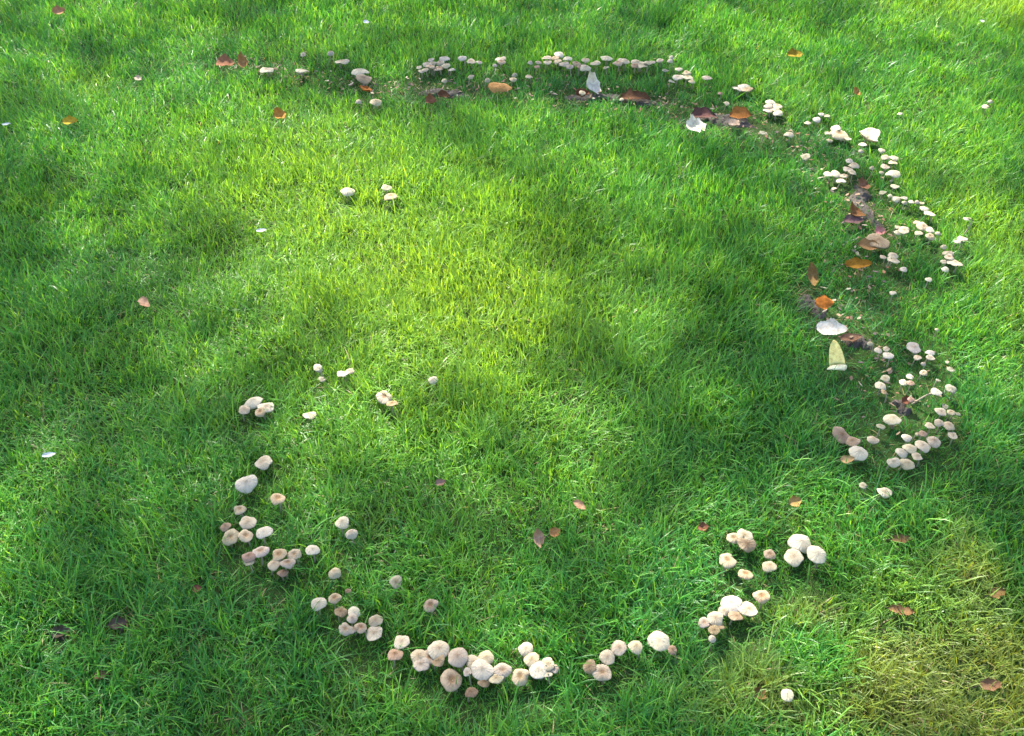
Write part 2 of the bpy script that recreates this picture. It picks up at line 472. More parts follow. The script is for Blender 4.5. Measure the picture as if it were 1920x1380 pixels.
# (where, [ (pixel x, pixel y, width in pixels, style) ... ])
CLUSTERS = [
    ('in the loose group around the small orange leaf scrap', [(620, 98, 12, 's'), (641, 112, 24, 'f'), (675, 131, 30, 'w'), (682, 143, 27, 't'), (672, 189, 12, 's'), (704, 188, 22, 'c'), (568, 98, 11, 'd'), (566, 129, 24, 'd'), (499, 128, 26, 'f')]),
    ('in the tight tuft next to the buff curled leaf', [(808, 109, 12, 'f'), (834, 107, 19, 'w'), (801, 118, 18, 'c'), (811, 116, 14, 'c'), (825, 115, 16, 'e'), (836, 120, 16, 'c'), (807, 122, 16, 'o'), (797, 128, 13, 'c'), (790, 129, 11, 'f'), (847, 128, 12, 'w'), (824, 125, 15, 'o'), (786, 122, 11, 'f'), (817, 127, 12, 'o'), (833, 148, 11, 's')]),
    ('strewn in dark grass around the buff curled leaf', [(867, 106, 15, 'w'), (883, 112, 16, 'f'), (898, 114, 12, 'c'), (937, 108, 16, 'w'), (928, 119, 8, 's'), (943, 107, 12, 'f'), (940, 113, 15, 'o'), (883, 141, 12, 'c'), (914, 147, 11, 's'), (965, 137, 10, 's'), (962, 146, 13, 'c'), (992, 141, 13, 'c')]),
    ('in the crowded row behind the upright white leaf', [(994, 114, 10, 's'), (1007, 121, 11, 'p'), (1010, 113, 11, 'c'), (1025, 105, 18, 'f'), (1041, 106, 16, 'o'), (1048, 99, 19, 'w'), (1027, 113, 16, 'f'), (1064, 107, 18, 'w'), (1058, 117, 18, 'c'), (1069, 122, 14, 'c'), (1081, 116, 16, 'o'), (1098, 110, 15, 'c'), (1116, 115, 18, 'f'), (1098, 124, 20, 'w'), (1088, 122, 12, 'p'), (1046, 112, 15, 'c')]),
    ('in the level row past the upright white leaf', [(1137, 106, 22, 'w'), (1137, 122, 11, 'd'), (1159, 115, 18, 'o'), (1173, 112, 16, 'c'), (1166, 110, 14, 'f'), (1194, 114, 20, 'c'), (1203, 118, 22, 'f'), (1214, 115, 16, 'c'), (1190, 120, 14, 'p'), (1223, 114, 12, 'c'), (1238, 110, 13, 'f'), (1257, 111, 11, 's'), (1259, 104, 9, 's'), (1092, 171, 13, 'c'), (1166, 183, 9, 's')]),
    ('in the flat tuft above the purple-brown leaf', [(1273, 127, 13, 'w'), (1288, 134, 16, 'e'), (1272, 141, 20, 'f'), (1290, 142, 20, 'f'), (1260, 150, 12, 'd'), (1297, 150, 13, 'c'), (1248, 129, 12, 'd'), (1327, 143, 18, 'c')]),
    ('in the small tuft past the rusty orange leaf', [(1395, 159, 22, 'w'), (1385, 163, 19, 'f'), (1401, 164, 20, 't'), (1351, 171, 9, 'p'), (1363, 189, 11, 'f')]),
    ('in the stack of six beside the rusty orange leaf', [(1445, 189, 18, 'w'), (1441, 196, 17, 'c'), (1459, 196, 18, 'e'), (1441, 203, 18, 'f'), (1455, 202, 15, 'c'), (1459, 209, 18, 'w')]),
    ('scattered around the stack of six', [(1480, 249, 17, 'w'), (1432, 246, 15, 'd'), (1532, 221, 15, 'w'), (1541, 210, 11, 'w'), (1552, 213, 11, 'f'), (1515, 226, 11, 'f'), (1511, 290, 18, 'd')]),
    ('in the cluster under the broad lilac-white cap', [(1568, 237, 18, 'w'), (1575, 248, 34, 'e'), (1554, 247, 14, 'c'), (1591, 257, 13, 'f'), (1556, 259, 11, 'c')]),
    ('in the group beside the upturned white cap', [(1630, 253, 38, 'u'), (1619, 268, 15, 'w'), (1689, 209, 10, 'w'), (1615, 280, 9, 's'), (1654, 279, 13, 'w'), (1661, 292, 15, 'c'), (1677, 293, 16, 'w'), (1675, 301, 16, 'f'), (1661, 309, 17, 'f'), (1636, 311, 9, 's'), (1654, 320, 9, 's'), (1676, 322, 25, 'w')]),
    ('in the tuft of eight beside bare soil', [(1594, 299, 15, 'w'), (1602, 307, 20, 'c'), (1591, 314, 17, 'f'), (1599, 320, 14, 'f'), (1554, 323, 16, 'f'), (1568, 323, 19, 'w'), (1584, 327, 15, 'e'), (1578, 336, 17, 'w')]),
    ('in the string along the bare soil', [(1679, 346, 15, 'f'), (1656, 358, 12, 'd'), (1670, 363, 9, 's'), (1681, 370, 16, 'w'), (1696, 368, 13, 'f'), (1697, 376, 9, 's'), (1710, 374, 11, 'w'), (1721, 375, 9, 's'), (1729, 376, 10, 'f'), (1734, 388, 16, 'w'), (1745, 397, 20, 'f'), (1721, 414, 13, 'c'), (1731, 421, 22, 'c'), (1745, 428, 15, 'w'), (1745, 440, 18, 'e'), (1724, 434, 14, 'c'), (1760, 434, 10, 's')]),
    ('beside the big tan cap near the ochre leaf', [(1648, 447, 40, 't'), (1685, 421, 11, 'f'), (1696, 428, 20, 'f'), (1683, 433, 13, 'c'), (1676, 476, 17, 'c'), (1677, 484, 22, 'f'), (1657, 479, 12, 'c'), (1695, 502, 13, 'w')]),
    ('in the outer group edging the tall bright grass', [(1806, 444, 18, 'f'), (1796, 450, 13, 'w'), (1771, 459, 11, 's'), (1779, 472, 20, 'c'), (1781, 479, 17, 'e'), (1771, 486, 11, 'f'), (1792, 489, 25, 'f'), (1773, 502, 14, 'w'), (1742, 521, 13, 'w'), (1675, 546, 12, 'w'), (1758, 614, 7, 's')]),
    ('in the scatter facing the folded yellow leaf', [(1633, 640, 10, 's'), (1648, 654, 14, 'w'), (1663, 651, 12, 'f'), (1667, 663, 19, 'w'), (1715, 648, 26, 'f'), (1745, 658, 16, 'w'), (1746, 667, 15, 'f'), (1722, 667, 15, 'c'), (1733, 678, 9, 's'), (1733, 696, 14, 'e'), (1784, 689, 16, 'd')]),
    ('in the group around the long bent stem', [(1661, 706, 16, 'd'), (1652, 720, 20, 'w'), (1659, 732, 13, 't'), (1707, 703, 14, 'f'), (1695, 714, 15, 'w'), (1709, 715, 14, 'p'), (1761, 708, 9, 'd'), (1784, 725, 20, 'd'), (1709, 746, 13, 'p'), (1774, 757, 11, 'd'), (1765, 768, 20, 'f'), (1785, 770, 14, 'e'), (1797, 771, 11, 'd'), (1675, 782, 30, 'w')]),
    ('in the heaped bunch beside the bent stem', [(1762, 789, 17, 'c'), (1745, 795, 17, 'f'), (1780, 795, 22, 'c'), (1788, 813, 18, 'f'), (1701, 817, 19, 'w'), (1722, 810, 9, 's'), (1732, 810, 15, 'p'), (1752, 824, 25, 'c'), (1731, 832, 29, 'f'), (1707, 837, 24, 'c'), (1692, 845, 23, 'w'), (1721, 852, 20, 'f'), (1677, 863, 23, 'w'), (1702, 866, 27, 'c')]),
    ('near the two slumped tan caps', [(1652, 796, 16, 'd'), (1579, 811, 34, 't'), (1600, 823, 28, 't'), (1638, 821, 21, 'c'), (1611, 845, 34, 'w'), (1619, 907, 14, 'd'), (1660, 919, 26, 'f')]),
    ('in the loose group beside the trio of white caps', [(1376, 1005, 25, 'e'), (1397, 1000, 28, 'f'), (1401, 1016, 32, 't'), (1365, 1047, 32, 'e'), (1444, 1036, 22, 'o'), (1444, 1058, 26, 'c'), (1399, 1073, 26, 'o')]),
    ('in the trio of large overlapping white caps', [(1502, 1014, 42, 'w'), (1489, 1040, 36, 'f'), (1533, 1036, 37, 'w')]),
    ('in the slanting bunch below the white trio', [(1429, 1114, 29, 'o'), (1372, 1128, 39, 'w'), (1404, 1138, 34, 'f'), (1357, 1143, 20, 'c'), (1380, 1151, 26, 't'), (1342, 1156, 30, 'c'), (1344, 1168, 28, 't'), (1321, 1164, 22, 'e'), (1340, 1178, 20, 't'), (1336, 1195, 15, 's')]),
    ('in the short arc with the pinkish cap at its end', [(1236, 1198, 40, 'w'), (1261, 1215, 18, 'p'), (1192, 1209, 28, 'c'), (1161, 1211, 30, 'c'), (1139, 1229, 29, 'c'), (1106, 1246, 25, 't'), (1129, 1257, 35, 'e')]),
    ('in the tuft at the end of the largest heap', [(975, 1265, 33, 'e'), (986, 1213, 27, 'w'), (997, 1233, 30, 'c'), (1009, 1252, 36, 'w'), (1027, 1241, 25, 'f'), (1040, 1251, 17, 'c'), (1023, 1258, 24, 'f')]),
    ('in the largest heap of caps on the ring', [(785, 1227, 31, 'c'), (789, 1241, 30, 'f'), (822, 1214, 40, 'c'), (806, 1229, 27, 'o'), (822, 1235, 24, 't'), (858, 1228, 39, 'c'), (888, 1238, 29, 'f'), (911, 1230, 29, 'c'), (904, 1252, 41, 'w'), (846, 1271, 42, 'o'), (876, 1257, 16, 'f'), (942, 1253, 31, 'e'), (930, 1268, 26, 'f'), (908, 1273, 24, 't'), (884, 1295, 24, 'b')]),
    ('in the pair just off the largest heap', [(753, 1199, 30, 'f'), (741, 1224, 28, 'p')]),
    ('in the descending tuft of ten', [(627, 1118, 23, 'o'), (652, 1103, 11, 'b'), (638, 1143, 24, 't'), (663, 1144, 23, 'w'), (660, 1156, 20, 'c'), (704, 1160, 26, 'c'), (701, 1184, 31, 'f'), (676, 1173, 23, 'o'), (647, 1176, 25, 'e'), (660, 1178, 16, 'c')]),
    ('standing apart beside the descending tuft of ten', [(597, 1128, 28, 'w'), (627, 1072, 24, 's')]),
    ('in the knot of caps over the withered brown one', [(488, 1030, 28, 'e'), (466, 1040, 25, 'p'), (466, 1050, 18, 'c'), (523, 1036, 29, 'o'), (551, 1036, 25, 'e'), (514, 1054, 26, 'c'), (539, 1052, 26, 'e'), (529, 1071, 20, 'b'), (585, 1028, 26, 'w')]),
    ('in the loose knot of six rounded caps', [(449, 952, 24, 'e'), (464, 975, 31, 'f'), (422, 984, 20, 'p'), (432, 1003, 32, 'e'), (460, 1001, 27, 'e'), (495, 994, 30, 'w')]),
    ('in the line of three well spaced large caps', [(493, 862, 32, 'f'), (461, 902, 39, 'w'), (520, 931, 28, 'o')]),
    ('in the compact clump of four under one big cap', [(475, 750, 33, 'w'), (457, 765, 21, 'c'), (498, 759, 28, 'f'), (487, 769, 20, 'o')]),
    ('in the close pair in half-lit grass', [(720, 741, 29, 'e'), (735, 753, 20, 't')]),
    ('standing alone near the clump of four', [(580, 775, 22, 'f')]),
    ('in the sparse line inside the ring', [(595, 686, 16, 'w'), (598, 691, 12, 's'), (642, 697, 19, 'f'), (655, 693, 17, 'c'), (603, 708, 12, 'd'), (812, 709, 18, 'w')]),
    ('in the threesome in the sunniest grass', [(652, 355, 26, 'w'), (733, 365, 27, 'o'), (725, 348, 20, 'd')]),
    ('in the pair inside the ring by the line of three', [(641, 976, 27, 'w'), (659, 998, 22, 's')]),
    ('alone inside the ring near the descending tuft', [(742, 1087, 24, 'd'), (807, 1131, 27, 'o')]),
    ('alone outside the ring on olive yellowed grass', [(1477, 1300, 24, 'w')]),
    ('in the tiny pair out on open lawn', [(1848, 197, 12, 'f'), (1858, 187, 9, 's')]),
]
MUSH = []           # x, y, radius, cap height: the grass keeps clear of these


def place_mushroom(px, py, wpx, st, where, size, rd):
    kind, col, plain, words = STYLE[st]
    zc = rd.uniform(0.026, 0.036) if py < 930 else rd.uniform(0.028, 0.039)
    p = at(px, py, zc + 0.004)
    r = wpx * mpp(p) / 2 * (1.06 if py < 900 else 1.04)
    if wpx < 12: zc -= 0.003
    ln = Vector((rd.uniform(-1, 1), rd.uniform(-1, 1), 0)) * 0.010
    label = ' '.join(x for x in (size, words, 'mushroom', where) if x)
    root = obj('mushroom', None, None, label, 'mushroom', 'mushrooms ' + where)
    root.empty_display_size = 0.02
    root.location = (p.x - ln.x, p.y - ln.y, 0)
    cm, gm = rd.choice(CAPS[kind])
    cap = obj('cap', cm, root)
    flat = rd.uniform(0.9, 1.15)
    zb = zc - 0.16 * r * flat
    cap.location = (ln.x, ln.y, zb)
    cap.scale = (r, r, r * flat)
    tl = 0.16 if st not in 'tbd' else 0.3
    cap.rotation_euler = (rd.uniform(-tl, tl), rd.uniform(-tl, tl), rd.uniform(0, 6.28))
    k = rd.uniform(0.77, 0.96)
    cap.color = (min(col[0] * k, 0.9), col[1] * k * rd.uniform(0.96, 1.02), col[2] * k * rd.uniform(0.88, 1.08), min(1.35, plain + rd.uniform(-0.15, 0.15)))
    g = obj('gills', gm, cap)
    stem = obj('stem', rd.choice(STEMS), root)
    h = zb + 0.10 * r
    rs = min(0.0034, max(0.0014, r * 0.13))
    stem.scale = (rs, rs, h)
    stem.matrix_local = Matrix(((1, 0, ln.x / h, 0), (0, 1, ln.y / h, 0), (0, 0, 1, 0), (0, 0, 0, 1))) @ Matrix.Diagonal((rs, rs, h, 1))
    MUSH.append((p.x, p.y, r, zc))
    return root


rd = random.Random(21)
ORD = ['', 'second ', 'third ', 'fourth ', 'fifth ', 'sixth ']
for where, items in CLUSTERS:
    by = {}
    for it in items: by.setdefault(it[3], []).append(it)
    for it in sorted(items, key=lambda q: q[1]):
        same = sorted(by[it[3]], key=lambda q: -q[2])
        ws = sorted({q[2] for q in same}, reverse=True)
        size, k = '', ws.index(it[2])
        if len(ws) > 1:
            size = 'smallest' if k == len(ws) - 1 else ORD[k] + 'largest'
        place_mushroom(*it, where, size, rd)


def long_stem(px, py, wpx, st, base_px, bend, label):
    """A mushroom whose long curved stalk lies in view."""
    kind, col, plain, _ = STYLE[st]
    base = at(*base_px, 0.012)
    p = at(px, py, 0.055)
    r = wpx * mpp(p) / 2
    root = obj('mushroom', None, None, label, 'mushroom', 'long stemmed mushrooms')
    root.location = (base.x, base.y, 0)
    tip = Vector((p.x - base.x, p.y - base.y, 0.05))
    mid = tip * 0.5 + Vector(bend)
    P = []
    for i in range(9):
        q = i / 8
        P.append(Vector((0, 0, 0)) * (1 - q) ** 2 + mid * 2 * q * (1 - q) + tip * q * q)
    vs, fs = tube(P, [0.0024 - 0.0006 * i / 8 for i in range(9)])
    obj('stem', mesh('long_stem', vs, fs, M_STEM), root)
    cap = obj('cap', CAPS[kind][1][0], root)
    cap.location = tip - Vector((0, 0, 0.1 * r))
    cap.scale = (r, r, r)
    cap.color = (*col, plain)
    obj('gills', CAPS[kind][1][1], cap)
    MUSH.append((p.x, p.y, r, 0.052))
    for i in range(1, 8):
        MUSH.append((base.x + P[i].x, base.y + P[i].y, 0.003, max(0.02, P[i].z)))


long_stem(1757, 731, 20, 'w', (1712, 752), (0.0, 0.0, 0.012), 'white domed mushroom leaning on a long pale bent stem')
long_stem(1813, 407, 11, 'f', (1806, 438), (0.03, 0.0, 0.04), 'tiny pale mushroom on a thin hooked stem')

# ------------------------------------------------------------------ fallen leaves
def leaf_mesh(L, W, fold, curl, roll, seed, teeth=0.06, lobes=0):
    rdl = random.Random(seed)
    nu, nv = 22, 9
    a, b, c2 = (rdl.uniform(0, 6.28) for _ in range(3))
    vs, uv, fs = [], [], []
    for i in range(nu):
        u = i / (nu - 1)
        wd = W / 2 * (math.sin(math.pi * u ** 0.8) ** 0.75 + 0.02) * (1 + 0.10 * math.sin(5 * u * 3 + a))
        if teeth: wd *= 1 + teeth * (-1) ** i * min(1, 4 * u * (1 - u))
        if lobes: wd *= 0.74 + 0.34 * math.sin(lobes * math.pi * u + 0.6) ** 2
        for j in range(nv):
            v = j / (nv - 1) * 2 - 1
            ang = v * roll
            y = wd * (math.sin(ang) / roll if abs(roll) > 0.01 else v)
            z = wd * ((1 - math.cos(ang)) / roll if abs(roll) > 0.01 else 0) + abs(v) * wd * fold
            z += 0.05 * W * math.sin(7 * u + 3 * v + b) * abs(v) + 0.03 * W * math.sin(13 * u + c2)
            th = curl * (u - 0.5)
            x = L * (math.sin(th) / curl if abs(curl) > 0.01 else u - 0.5)
            z += L * ((1 - math.cos(th)) / curl if abs(curl) > 0.01 else 0)
            vs.append((x, y, z)); uv.append((u, j / (nv - 1)))
    n = len(vs)
    th = 0.0007
    vs += [(x, y, z - th) for x, y, z in vs]
    uv += uv[:n]
    for i in range(nu - 1):
        for j in range(nv - 1):
            q = (i * nv + j, (i + 1) * nv + j, (i + 1) * nv + j + 1, i * nv + j + 1)
            fs.append(q); fs.append(tuple(n + k for k in q[::-1]))
    edge = [j for j in range(nv)] + [i * nv + nv - 1 for i in range(1, nu)] + [(nu - 1) * nv + j for j in range(nv - 2, -1, -1)] + [i * nv for i in range(nu - 2, 0, -1)]
    for k in range(len(edge)):
        p, q = edge[k], edge[(k + 1) % len(edge)]
        fs.append((q, p, n + p, n + q))
    me = mesh('leaf_blade', vs, fs, M_LEAF)
    ul = me.uv_layers.new(name='UVMap')
    li = np.zeros(len(me.loops), dtype=np.int32)
    me.loops.foreach_get('vertex_index', li)
    ul.data.foreach_set('uv', np.array(uv)[li].ravel())
    return me, vs[nv // 2], (vs[(nu // 2) * nv + nv // 2])


LEAFZ = []


def fallen_leaf(px, py, wpx, hpx, yaw, tilt, z, colour, label, fold=0.15, curl=0.6, roll=0.5, teeth=0.05, lobes=0, stalk=True, group=None, cat='leaf', name='fallen_leaf'):
    p = at(px, py, z)
    m = mpp(p)
    seed = int(px * 3 + py)
    me, tip, mid = leaf_mesh(wpx * m, hpx * m, fold, curl, roll, seed, teeth, lobes)
    root = obj(name, None, None, label, cat, group)
    root.location = p
    root.rotation_euler = (tilt, 0, yaw)
    o = obj('leaf_blade', me, root)
    o.color = (*colour, 1)
    if stalk:
        t0 = Vector(tip)
        d = Vector((-wpx * m * 0.22, wpx * m * (seed % 7 - 3) * 0.03, -0.008))
        vs, fs = tube([t0 + d * q + Vector((0, 0, 0.002 * math.sin(3 * q))) for q in (-0.15, .3, .6, 1)], [0.0008, 0.0007, 0.0006, 0.0009], 6)
        s = obj('stalk', mesh('stalk', vs, fs, M_BARK), root)
    LEAFZ.append((p.x, p.y, wpx * m * 0.5, hpx * m * 0.7 + 0.012, z, abs(tilt)))
    return root


BROWN, RUST, OCHRE, TAN, WHITE, RED = (0.17, 0.085, 0.045), (0.42, 0.17, 0.045), (0.42, 0.21, 0.03), (0.42, 0.24, 0.10), (0.76, 0.71, 0.60), (0.22, 0.095, 0.055)
fallen_leaf(937, 160, 50, 30, -0.35, 0.35, 0.045, (0.50, 0.27, 0.10), 'buff curled leaf lying among small mushrooms in dark grass', roll=-1.1, curl=-0.7)
fallen_leaf(1112, 158, 30, 46, 0.55, 0.85, 0.03, WHITE, 'upright white leaf below the crowded row of mushrooms', roll=0.8, curl=0.5, fold=0.1, stalk=False)
fallen_leaf(1092, 178, 32, 26, 0.5, 0.3, 0.02, RED, 'crumpled red-brown leaf at the foot of the upright white leaf', roll=1.3, curl=1.2, lobes=3)
fallen_leaf(1190, 182, 62, 30, -0.1, 0.3, 0.016, BROWN, 'dark brown ragged leaf on soil beside the white leaf', curl=-0.6, lobes=4, roll=0.8)
fallen_leaf(1305, 238, 42, 42, 0.3, 0.35, 0.03, WHITE, 'white torn leaf lying below the purple-brown leaf', lobes=3, teeth=0.12)
fallen_leaf(1320, 215, 52, 30, 0.15, 0.3, 0.024, (0.15, 0.075, 0.065), 'purple-brown leaf lying on bare dark soil', curl=-0.9, roll=0.7)
fallen_leaf(1390, 212, 46, 26, 0.05, 0.55, 0.03, RUST, 'rusty orange arched leaf on the bare soil edge', curl=-1.5, roll=0.3)
fallen_leaf(1375, 232, 30, 24, 0.8, 0.2, 0.018, (0.50, 0.38, 0.28), 'small pale pinkish leaf scrap under the rusty orange leaf', curl=1.1, stalk=False)
fallen_leaf(422, 117, 36, 28, 0.0, 0.4, 0.035, (0.33, 0.16, 0.09), 'red-brown leaf beside a small tan leaf in dark grass', curl=-0.6)
fallen_leaf(455, 117, 18, 34, 0.3, 0.7, 0.035, TAN, 'small tan upright leaf touching the red-brown leaf', roll=0.9)
fallen_leaf(685, 169, 18, 26, 1.2, 0.2, 0.03, RUST, 'small orange leaf scrap among scattered mushrooms', curl=1.3, stalk=False)
fallen_leaf(525, 216, 24, 28, 0.5, 0.5, 0.045, (0.48, 0.25, 0.06), 'ochre leaf propped up in sunny bright grass', roll=0.8)
fallen_leaf(808, 190, 22, 26, 0.4, 0.5, 0.025, (0.32, 0.15, 0.08), 'brown curled leaf below the tight mushroom tuft', roll=1.2)
fallen_leaf(832, 179, 24, 18, -0.2, 0.4, 0.02, BROWN, 'dark brown leaf strip under the tight mushroom tuft', roll=1.0)
fallen_leaf(1618, 348, 24, 28, 0.6, 0.4, 0.024, (0.28, 0.14, 0.08), 'brown leaf at the top of the bare soil strip', roll=0.9)
fallen_leaf(1602, 398, 30, 34, 0.9, 0.5, 0.026, (0.27, 0.13, 0.05), 'brown peaked leaf on the bare soil strip', fold=0.5, roll=0.3)
fallen_leaf(1601, 414, 40, 24, 0.1, 0.2, 0.018, (0.19, 0.11, 0.11), 'mauve-brown flat leaf on the bare soil strip', curl=0.3)
fallen_leaf(1650, 434, 22, 18, 0.2, 0.5, 0.028, (0.55, 0.24, 0.22), 'pink leaf scrap lying behind the big tan mushroom', stalk=False)
fallen_leaf(1630, 462, 44, 26, -0.3, 0.4, 0.022, TAN, 'tan limp leaf under the big tan mushroom', roll=0.8)
fallen_leaf(1608, 497, 54, 26, 0.05, 0.35, 0.034, OCHRE, 'ochre yellow narrow leaf beside the shaded soil', curl=0.5, roll=0.9)
fallen_leaf(1523, 517, 22, 46, 0.1, 0.6, 0.03, (0.30, 0.19, 0.07), 'tall olive-brown leaf standing above the orange leaf', roll=0.7)
fallen_leaf(1547, 566, 36, 28, 0.0, 0.6, 0.03, (0.55, 0.19, 0.035), 'vivid orange squarish leaf by the shaded soil', curl=-0.4, roll=-0.6)
fallen_leaf(1559, 618, 60, 38, -0.05, 0.25, 0.042, WHITE, 'silvery white leaf lying above the yellow leaf', curl=0.35, teeth=0.05)
fallen_leaf(1595, 634, 44, 20, 0.2, 0.2, 0.016, (0.30, 0.17, 0.10), 'brown leaf strip on soil under the silvery leaf', curl=0.4)
fallen_leaf(1700, 752, 26, 20, 0.4, 0.3, 0.022, RED, 'small red-brown leaf at the foot of the bent stem', roll=1.0)
fallen_leaf(1588, 862, 30, 16, 0.2, 0.3, 0.034, (0.50, 0.34, 0.16), 'tan leaf strip under a large white mushroom', curl=0.8)
fallen_leaf(1490, 941, 28, 22, 0.4, 0.4, 0.026, (0.40, 0.27, 0.10), 'tan leaf alone above the trio of white mushrooms', roll=0.7)
fallen_leaf(1318, 988, 22, 18, 0.1, 0.4, 0.022, RED, 'dark red leaf scrap alone in shaded grass', stalk=False)
fallen_leaf(1088, 948, 30, 16, -0.8, 0.4, 0.042, (0.55, 0.33, 0.20), 'pinkish buff leaf alone inside the ring', roll=0.9)
fallen_leaf(1010, 1008, 22, 38, 0.2, 0.7, 0.04, (0.52, 0.34, 0.22), 'pale buff upright leaf paired with an orange-tan scrap', roll=0.9)
fallen_leaf(1040, 998, 24, 20, 0.5, 0.5, 0.04, (0.50, 0.26, 0.10), 'orange-tan leaf scrap beside the pale buff leaf', roll=0.8)
fallen_leaf(826, 905, 22, 16, 0.3, 0.4, 0.04, (0.34, 0.22, 0.16), 'small grey-brown leaf inside the ring in half shade', roll=1.0)
fallen_leaf(272, 568, 36, 18, -0.8, 0.4, 0.042, (0.60, 0.38, 0.24), 'pale pinkish leaf alone on the shaded lawn', roll=0.8)
fallen_leaf(111, 22, 24, 22, 0.3, 0.5, 0.04, (0.46, 0.26, 0.14), 'lone tan leaf far out on open lawn', roll=0.8)
fallen_leaf(132, 228, 28, 20, 0.2, 0.5, 0.042, (0.55, 0.40, 0.05), 'yellow leaf alone in bright lawn grass', roll=0.8)
fallen_leaf(260, 148, 20, 12, -0.7, 0.4, 0.04, (0.52, 0.42, 0.32), 'small pale leaf sliver in dark grass', roll=0.8)
fallen_leaf(1490, 103, 32, 22, 0.1, 0.35, 0.036, (0.34, 0.24, 0.03), 'olive-yellow leaf sunk in bright lawn grass', roll=0.6)
fallen_leaf(1605, 173, 14, 20, 0.5, 0.6, 0.04, (0.45, 0.25, 0.08), 'tiny rust-brown leaf alone on open lawn', roll=0.9)
fallen_leaf(1690, 1011, 46, 18, 0.1, 0.25, 0.018, (0.20, 0.13, 0.06), 'dark brown leaf strip near yellowed grass', curl=0.5)
fallen_leaf(1690, 1145, 50, 22, -0.2, 0.2, 0.02, (0.22, 0.13, 0.06), 'brown leaf sunk in the olive yellowed grass', curl=0.4, lobes=3)
fallen_leaf(1868, 1112, 40, 22, 0.3, 0.3, 0.016, (0.24, 0.15, 0.06), 'rusty brown leaf at the edge of yellowed grass', lobes=3)
fallen_leaf(1857, 1284, 46, 24, 0.1, 0.3, 0.016, (0.25, 0.14, 0.08), 'reddish leaf lying flat on yellowed grass', curl=0.4)
fallen_leaf(1425, 1300, 24, 26, 0.5, 0.4, 0.016, (0.22, 0.13, 0.05), 'brown leaf beside the lone white mushroom', roll=0.8)
fallen_leaf(115, 1186, 34, 28, 0.4, 0.3, 0.02, (0.12, 0.095, 0.07), 'dark crumpled leaf on shaded worn lawn', roll=1.1)
fallen_leaf(222, 1170, 36, 26, 0.1, 0.3, 0.02, (0.13, 0.095, 0.075), 'dark mauve leaf on shaded worn lawn', roll=0.9)
fallen_leaf(190, 1266, 30, 18, 0.2, 0.3, 0.014, (0.20, 0.12, 0.07), 'small red-brown leaf in shaded grass', roll=0.8)
fallen_leaf(370, 1104, 18, 16, 0.2, 0.3, 0.018, RED, 'tiny dark red leaf in shaded grass', stalk=False)
for k, (px, py, a, b) in enumerate([(687, 42, 12, 10), (1842, 40, 8, 8)]):
    fallen_leaf(px, py, a, b, 0.3 * k, 0.2, 0.055, (0.8, 0.83, 0.85), ['single white petal on the open shaded lawn', 'tiny pale petal in the sunniest lawn corner'][k], stalk=False, cat='petal', name='fallen_petal')
for px, py, s, lab in [(12, 233, 16, 'small white petal scrap in the open lawn'), (92, 853, 26, 'thin whitish leaf shred on shaded lawn'), (490, 432, 20, 'narrow white leaf shred in sunny grass')]:
    fallen_leaf(px, py, s, s * 0.4, 0.3, 0.3, 0.05, (0.7, 0.74, 0.72), lab, stalk=False, cat='leaf shred', name='leaf_shred')


def folded_yellow_leaf():
    """Pale yellow leaf with one half standing and its edge folded out flat."""
    base = at(1572, 692, 0.03)
    m = mpp(base)
    root = obj('fallen_leaf', None, None, 'pale yellow leaf folded upright in shaded grass', 'leaf')
    root.location = base
    root.rotation_euler = (0, 0, 0.08)

    def sheet(name, outline, zfun, colour):
        # outline: list of (left x, right x) rows
        vs, fs, uv = [], [], []
        nr, nc = len(outline), 9
        for i, (a, b) in enumerate(outline):
            for j in range(nc):
                q = j / (nc - 1)
                vs.append(zfun(i / (nr - 1), q, a + (b - a) * q)); uv.append((i / (nr - 1), q))
        for i in range(nr - 1):
            for j in range(nc - 1):
                fs.append((i * nc + j, i * nc + j + 1, (i + 1) * nc + j + 1, (i + 1) * nc + j))
        me = mesh(name, vs, fs, M_LEAF)
        ul = me.uv_layers.new(name='UVMap')
        li = np.zeros(len(me.loops), dtype=np.int32)
        me.loops.foreach_get('vertex_index', li)
        ul.data.foreach_set('uv', np.array(uv)[li].ravel())
        o = obj(name, me, root)
        o.color = (*colour, 1)
        sm = o.modifiers.new('thickness', 'SOLIDIFY')
        sm.thickness = 0.0008
        return o
    rows = [(-14, 17), (-13, 17.5), (-12, 17.5), (-10.5, 17), (-9, 16), (-7, 14.5), (-4, 12.5), (1, 9)]
    sheet('leaf_blade', [(a * m, b * m) for a, b in rows], lambda t, q, x: (x, 0.012 + 0.055 * t + 0.006 * math.sin(math.pi * q), 0.030 * t), (0.88, 0.80, 0.30))
    rows = [(-14, 18), (-17, 18), (-22, 16), (-24, 11)]
    sheet('folded_edge', [(a * m, b * m) for a, b in rows], lambda t, q, x: (x, 0.011 - 0.016 * t, 0.001 + 0.003 * math.sin(3 * q + t)), (0.85, 0.83, 0.55))
    LEAFZ.append((base.x, base.y, 0.035, 0.03, 0.03, 0.3))


folded_yellow_leaf()

# ------------------------------------------------------------------ the lawn: every blade is real geometry
def sample(n_per_m2, x0, x1, y0, y1):
    n = int(n_per_m2 * (x1 - x0) * (y1 - y0))
    return rng.uniform(x0, x1, n), rng.uniform(y0, y1, n)


BX0, BX1, BY0, BY1 = -4.6, 4.6, 0.25, 7.6
D0 = 45000
bx, by = sample(D0, BX0, BX1, BY0, BY1)
qx, qy, qd = project(bx, by, 0.02)
inside = (qx > -110) & (qx < 2030) & (qy > -60) & (qy < 1500)
wide = (qx > -900) & (qx < 2800) & (qy > -260) & (qy < 2100)
dens = np.where(inside, np.clip(1.0 * (1.85 / qd) ** 1.15, 0.36, 1.0), np.where(wide, 0.25, 0.09))
